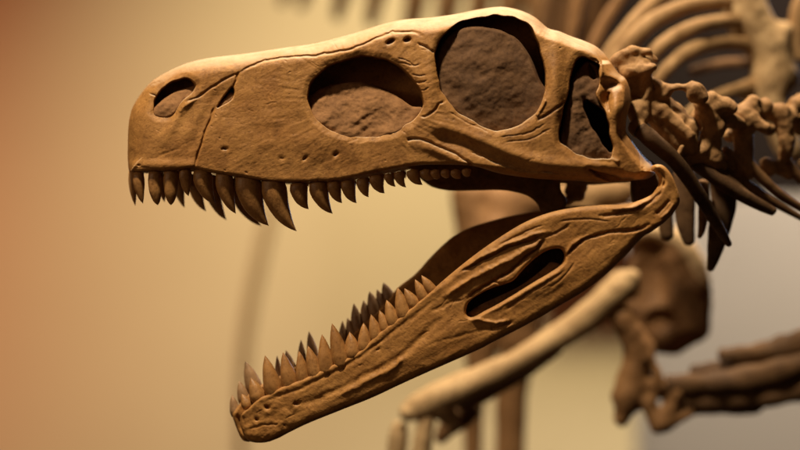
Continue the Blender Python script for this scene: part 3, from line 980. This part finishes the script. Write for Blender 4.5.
# broad flat bones hanging below the neck
rod('breast_bone', [(722, 176, 70, 12), (724, 200, 70, 13), (719, 230, 70, 11), (714, 255, 70, 7), (710, 271, 70, 3)], M_UNLIT, front, flat=.35)
rod('breast_bone', [(684, 170, 90, 10), (684, 200, 90, 11), (686, 225, 90, 9), (690, 245, 90, 5)], M_UNLIT, front, flat=.4)
rod('breast_bone', [(702, 180, 60, 6), (704, 205, 60, 6), (702, 228, 60, 4), (699, 238, 60, 2)], M_SHADB, front, flat=.6)
rod('breast_bone', [(660, 180, 110, 9), (664, 210, 110, 9), (668, 240, 110, 6)], M_UNLIT, front, flat=.5)

# ------------------------------------------------------------------ shoulder and fore limb under the jaw
YB = 420
bone('shoulder_bone', [('e', (666, 292, YB), (40, 58, 16), 6), ('e', (664, 318, YB), (34, 30, 16), 0), ('c', (646, 240, YB, 9), (684, 256, YB - 6, 8)), ('c', (684, 256, YB - 6, 8), (701, 290, YB - 6, 6)),
                       ('c', (701, 290, YB - 6, 6), (700, 330, YB, 8)), ('c', (668, 250, YB, 16), (650, 270, YB, 14)),
                       ('-', (650, 274, YB - 20), (24, 34, 15)), ('c', (672, 262, YB - 12, 7), (686, 326, YB - 10, 9)), ('-', (660, 322, YB - 20), (14, 12, 9)), ('e', (699, 287, YB - 14), (6, 6, 5))],
     M_SHOULDER_SHADE, front, res=2.6, blend=12, rough=.5, seed=9)
rod('shoulder_rim_light', [(636, 234, YB - 6, 7), (656, 231, YB - 10, 10), (678, 241, YB - 12, 11), (694, 260, YB - 12, 10), (703, 284, YB - 10, 8), (707, 312, YB, 5)], M_RIM_LIGHT, front)  # added rod carrying the painted highlight along the shoulder edge
bone('upper_arm', [('c', (622, 318, 350, 12), (640, 350, 356, 14)), ('c', (640, 350, 356, 14), (628, 396, 360, 16)), ('c', (628, 396, 360, 13), (622, 418, 360, 8)), ('c', (636, 330, 340, 5), (662, 385, 342, 5)),
                   ('c', (640, 384, 356, 10), (676, 392, 350, 9)), ('c', (676, 392, 350, 9), (664, 420, 350, 9)), ('c', (648, 400, 350, 8), (656, 428, 350, 6)), ('c', (664, 424, 350, 8), (690, 412, 350, 5))],
     M_SHADB, front, res=2.6, blend=8, rough=1.0, seed=12)
for r in ([(664, 384, 345, 9), (700, 384, 345, 12), (740, 380, 340, 13), (790, 368, 330, 14), (840, 352, 320, 14)],
          [(678, 400, 350, 8), (720, 400, 350, 12), (760, 396, 345, 13), (810, 386, 335, 14), (850, 380, 330, 14)],
          [(718, 355, 350, 6), (745, 354, 345, 9), (775, 350, 340, 12), (805, 342, 330, 14), (850, 326, 320, 15)],
          [(690, 374, 362, 8), (724, 370, 360, 11), (765, 364, 352, 12), (805, 358, 345, 13), (850, 346, 335, 13)],
          [(690, 412, 355, 4), (720, 408, 352, 6), (752, 410, 350, 5), (765, 402, 348, 4)]):
    rod('finger_bone', r, M_UNLIT, front, flat=.7, rough=.14)
rod('forearm', [(634, 277, 350, 9), (624, 284, 350, 15), (606, 301, 350, 15.5), (578, 324, 350, 14.5), (545, 345, 350, 13), (515, 363, 350, 12.5), (480, 379, 350, 13.5), (450, 393, 350, 16), (426, 404, 350, 15), (410, 412, 350, 11), (404, 418, 350, 6)],
    M_PALE, front, n=6, rough=.05, seg=20)
bone('wrist_bone', [('e', (416, 409, 350), (13, 12, 11), 20), ('e', (438, 404, 350), (17, 14, 12), 20), ('c', (438, 404, 350, 11), (452, 420, 356, 8)), ('e', (406, 414, 346), (6, 6, 6)), ('-', (421, 421, 342), (7, 5, 8))],
     M_PALE, front, res=2.2, blend=10, rough=.8, seed=8)
bone('elbow_bone', [('e', (624, 285, 350), (17, 14, 13), -35), ('e', (632, 277, 346), (8, 8, 9)), ('e', (614, 290, 340), (9, 9, 8))], M_PALE, front, res=2.2, blend=9, rough=.8, seed=18)
rod('forearm', [(560, 345, 368, 8), (530, 362, 372, 12), (500, 380, 372, 13), (474, 394, 372, 13), (455, 404, 372, 9)], M_SHADB, front, seg=16)
for r in ([(428, 412, 348, 8), (425, 430, 346, 9), (421, 455, 345, 10), (420, 480, 345, 9)], [(400, 422, 360, 7), (398, 440, 360, 10), (396, 460, 360, 9), (395, 480, 360, 9)]):
    rod('finger_bone', r, M_PALE, front)
rod('finger_bone', [(474, 402, 402, 12), (462, 414, 402, 14), (448, 428, 402, 10), (438, 442, 402, 5)], M_DARKB, front, flat=.6)

# =================================================================== skeleton behind
rear = empty('dinosaur_skeleton', P(740, 900, 620), 'blurred pale rib cage and legs of the skeleton standing behind the neck', 'skeleton')
YR = 330
bone('backbone', [('c', (735, -30, YR, 22), (748, 20, YR, 20)), ('c', (748, 20, YR, 18), (768, 44, YR, 20)), ('c', (768, 44, YR, 18), (772, 78, YR, 20)), ('c', (772, 78, YR, 18), (770, 110, YR, 16)),
                  ('c', (770, 110, YR, 14), (790, 150, YR, 14)), ('e', (752, 22, YR - 5), (16, 20, 12)), ('e', (776, 70, YR - 5), (16, 18, 12)), ('c', (778, 74, YR, 9), (792, 80, YR, 7)),
                  ('c', (768, 40, YR, 9), (786, 28, YR, 7)), ('c', (764, 84, YR, 9), (745, 96, YR, 6))], M_PALE, rear, res=3, blend=12, rough=1.0, seed=3)
RIBS = [
    [(754, 2, YR, 9), (722, 1, YR - 20, 8), (690, 5, YR - 40, 8), (660, 17, YR - 60, 8.5), (640, 32, YR - 70, 9), (622, 52, YR - 70, 9), (606, 76, YR - 70, 8), (596, 100, YR - 70, 7)],
    [(764, 26, YR, 9), (740, 21, YR - 20, 7), (716, 22, YR - 40, 7), (695, 27, YR - 60, 7.5), (675, 36, YR - 60, 7.5), (659, 48, YR - 70, 7.5), (645, 66, YR - 70, 7.5), (632, 98, YR - 70, 6)],
    [(764, 50, YR, 9), (740, 43, YR - 20, 7), (716, 43, YR - 40, 7), (697, 48, YR - 60, 7.5), (681, 56, YR - 60, 7.5), (667, 69, YR - 70, 7), (655, 86, YR - 70, 6.5), (642, 115, YR - 70, 6)],
    [(762, 84, YR, 11), (740, 89, YR - 20, 6.5), (716, 97, YR - 40, 6.5), (694, 110, YR - 60, 6), (674, 130, YR - 70, 6)],
    [(716, -34, YR + 30, 8), (680, -16, YR + 10, 8), (652, 4, YR, 8), (628, 30, YR - 10, 8), (606, 60, YR - 10, 8), (590, 95, YR - 10, 7)],
    [(650, -50, YR + 80, 8), (624, -6, YR + 80, 7), (606, 22, YR + 80, 7), (592, 50, YR + 80, 7), (578, 85, YR + 80, 6)],
    [(592, -50, YR + 140, 8), (580, -5, YR + 140, 8), (574, 25, YR + 140, 7), (568, 60, YR + 140, 6)],
    [(560, -50, YR + 260, 8), (552, -5, YR + 260, 8), (546, 25, YR + 260, 7), (540, 60, YR + 260, 6)],
    [(810, -10, YR, 8), (800, 10, YR, 10), (796, 44, YR, 8), (800, 60, YR, 7)],
    [(760, 62, YR + 60, 5), (720, 64, YR + 60, 5), (690, 72, YR + 60, 5)],
    [(580, -60, YR + 420, 16), (566, 0, YR + 420, 19), (556, 60, YR + 420, 18)],
    [(610, -60, YR + 440, 12), (596, 0, YR + 440, 13), (586, 60, YR + 440, 12)],
]
for i, r in enumerate(RIBS):
    rod('rib', r, M_DARKB if i in (7, 9) else M_SHADB if i in (5, 6, 10, 11) else M_REAR, rear, flat=.6)
YL = 640
bone('leg_bone', [('c', (470, 196, YL, 20), (484, 240, YL, 26)), ('c', (520, 200, YL, 22), (506, 240, YL, 26)), ('c', (490, 250, YL, 28), (500, 300, YL, 26)), ('c', (480, 195, YL, 14), (530, 205, YL, 14)),
                  ('c', (486, 300, YL, 16), (480, 360, YL, 15)), ('c', (520, 300, YL, 18), (518, 340, YL, 18))], M_SHADB, rear, res=5, blend=14, rough=1.5, seed=7)
rod('leg_bone', [(486, 310, YL, 14), (482, 350, YL, 14), (474, 400, YL, 11), (473, 460, YL, 9), (472, 520, YL, 9)], M_SHADB, rear, flat=.8)
rod('leg_bone', [(526, 300, YL, 16), (520, 340, YL, 18), (512, 390, YL, 16), (510, 440, YL, 15), (508, 520, YL, 14)], M_SHADB, rear, flat=.8)
bone('hip_bone', [('c', (560, 196, 420, 12), (596, 196, 420, 14)), ('c', (596, 196, 420, 15), (622, 192, 420, 13)), ('c', (560, 200, 420, 14), (590, 212, 420, 12))], M_REAR, rear, res=3.5, blend=8, rough=1, seed=5)

# =================================================================== far skeleton above the snout
far = empty('dinosaur_skeleton', P(420, 1100, 1300), 'faint out of focus ribs hanging in from above the snout', 'skeleton')
YF = 1150
for i, (u, l, r) in enumerate([(284, 6, 6), (304, 10, 7), (340, 20, 9), (374, 26, 10), (414, 36, 13), (446, 46, 14), (478, 46, 14), (508, 50, 16), (540, 66, 20)]):
    rod('rib', [(u + 46, -90, YF + 40, r * .9), (u + 24, -45, YF + 10, r), (u + 6, -15, YF, r), (u - 4, l, YF, r * .55)], M_SHADB, far, flat=.7)
rod('shadow_band', [(290, 130, 1700, 5), (277, 190, 1700, 6), (262, 250, 1700, 7), (250, 310, 1700, 7), (243, 370, 1700, 6), (241, 430, 1700, 5), (241, 560, 1700, 5)], M_WALL_SHADOW, far)  # added rod imitating a soft shadow band on the wall
rod('backbone', [(260, -100, YF + 60, 20), (360, -112, YF + 60, 26), (480, -116, YF + 60, 30), (600, -110, YF + 60, 30)], M_SHADB, far, rough=.15)

# =================================================================== setting
def box(name, a, b, mat, parent=None):
    x0, y0, z0 = a
    x1, y1, z1 = b
    V = [(x0, y0, z0), (x1, y0, z0), (x1, y1, z0), (x0, y1, z0), (x0, y0, z1), (x1, y0, z1), (x1, y1, z1), (x0, y1, z1)]
    return obj_np(name, V, [(0, 3, 2, 1), (4, 5, 6, 7), (0, 1, 5, 4), (1, 2, 6, 5), (2, 3, 7, 6), (3, 0, 4, 7)], mat, parent, smooth=False)


YW = 2.1
xc = float((636 - 400) * K * (D + YW))
wl = box('wall', (-4.0, YW, -2.0), (xc, YW + .15, 2.6), M_WALL)
wl['kind'] = 'structure'
wr = box('wall', (xc - .2, YW + .55, -2.0), (xc + 5.0, YW + .70, 2.6), M_WALL2)
wr['kind'] = 'structure'
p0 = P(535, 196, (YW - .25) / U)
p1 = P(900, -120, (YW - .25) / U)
pn = box('shade_panel', (p0[0], YW - .25, p0[2]), (p1[0], YW - .20, p1[2]), M_BACKGROUND_SHADE)  # added sheet in place of the shadowed background
pn['label'] = 'added dark panel standing in for the shadowed background behind the blurred rib cage'
pn['category'] = 'panel'

# =================================================================== light
W = bpy.data.worlds.new('World')
S.world = W
W.use_nodes = True
W.node_tree.nodes['Background'].inputs[0].default_value = (1.0, .62, .36, 1)
W.node_tree.nodes['Background'].inputs[1].default_value = .02


def lamp(name, kind, loc, aim, power, color, size=.2, **k):
    l = bpy.data.lights.new(name, kind)
    l.energy = power
    l.color = color
    if kind == 'AREA':
        l.shape = 'DISK'
        l.size = size
    else:
        l.shadow_soft_size = size
    for a, b in k.items():
        setattr(l, a, b)
    o = bpy.data.objects.new(name, l)
    COL.objects.link(o)
    o.location = loc
    o.rotation_euler = (Vector(aim) - Vector(loc)).to_track_quat('-Z', 'Y').to_euler()
    return o


lamp('ceiling_spot', 'SPOT', (-.36, -.50, 1.70), (.02, 0, .0), 235, (1, .83, .57), .07, spot_size=math.radians(48), spot_blend=.5)
lamp('left_spot', 'SPOT', (-1.3, -.75, .35), (-.08, 0, -.04), 9, (1, .72, .44), .10, spot_size=math.radians(34), spot_blend=.8)
lamp('rear_ceiling_spot', 'SPOT', (.42, .45, 1.9), (.24, .40, 0), 220, (1, .81, .57), .08, spot_size=math.radians(50), spot_blend=.7)
lamp('wall_spot', 'SPOT', (.14, .72, 1.65), (.14, YW, -1.05), 290, (1, .84, .555), .15, spot_size=math.radians(84), spot_blend=1.0)
lamp('side_wall_fill', 'SPOT', (1.5, 1.3, 1.2), (.95, YW + .5, -.3), 240, (1, .86, .72), .15, spot_size=math.radians(90), spot_blend=1.0)  # added lamp to brighten the side wall, no known fitting
lamp('red_spot', 'SPOT', (-1.75, 1.0, -.02), (-1.1, YW, -.05), 34, (1, .19, .06), .15, spot_size=math.radians(120), spot_blend=1.0)
lamp('window_light', 'SPOT', (1.15, 1.75, .45), (.46, .1, .08), 65, (.50, .68, 1.0), .22, spot_size=math.radians(25), spot_blend=.4)
lamp('front_fill', 'AREA', (-.9, -1.5, .5), (0, 0, 0), .8, (1, .58, .32), .9)

# =================================================================== camera
cam = bpy.data.cameras.new('Camera')
co = bpy.data.objects.new('Camera', cam)
COL.objects.link(co)
co.location = (0, -D, 0)
co.rotation_euler = (math.radians(90), 0, 0)
cam.sensor_width = 36
cam.lens = 36 / (800 * K)
cam.clip_end = 100
cam.clip_start = .02
cam.dof.use_dof = True
cam.dof.focus_distance = D - .035
cam.dof.aperture_fstop = 1.6
S.camera = co

S.render.engine = 'CYCLES'
S.view_settings.view_transform = 'Standard'
S.view_settings.look = 'None'
S.view_settings.exposure = 0
S.view_settings.gamma = 1
S.render.resolution_x = 1024
S.render.resolution_y = 576
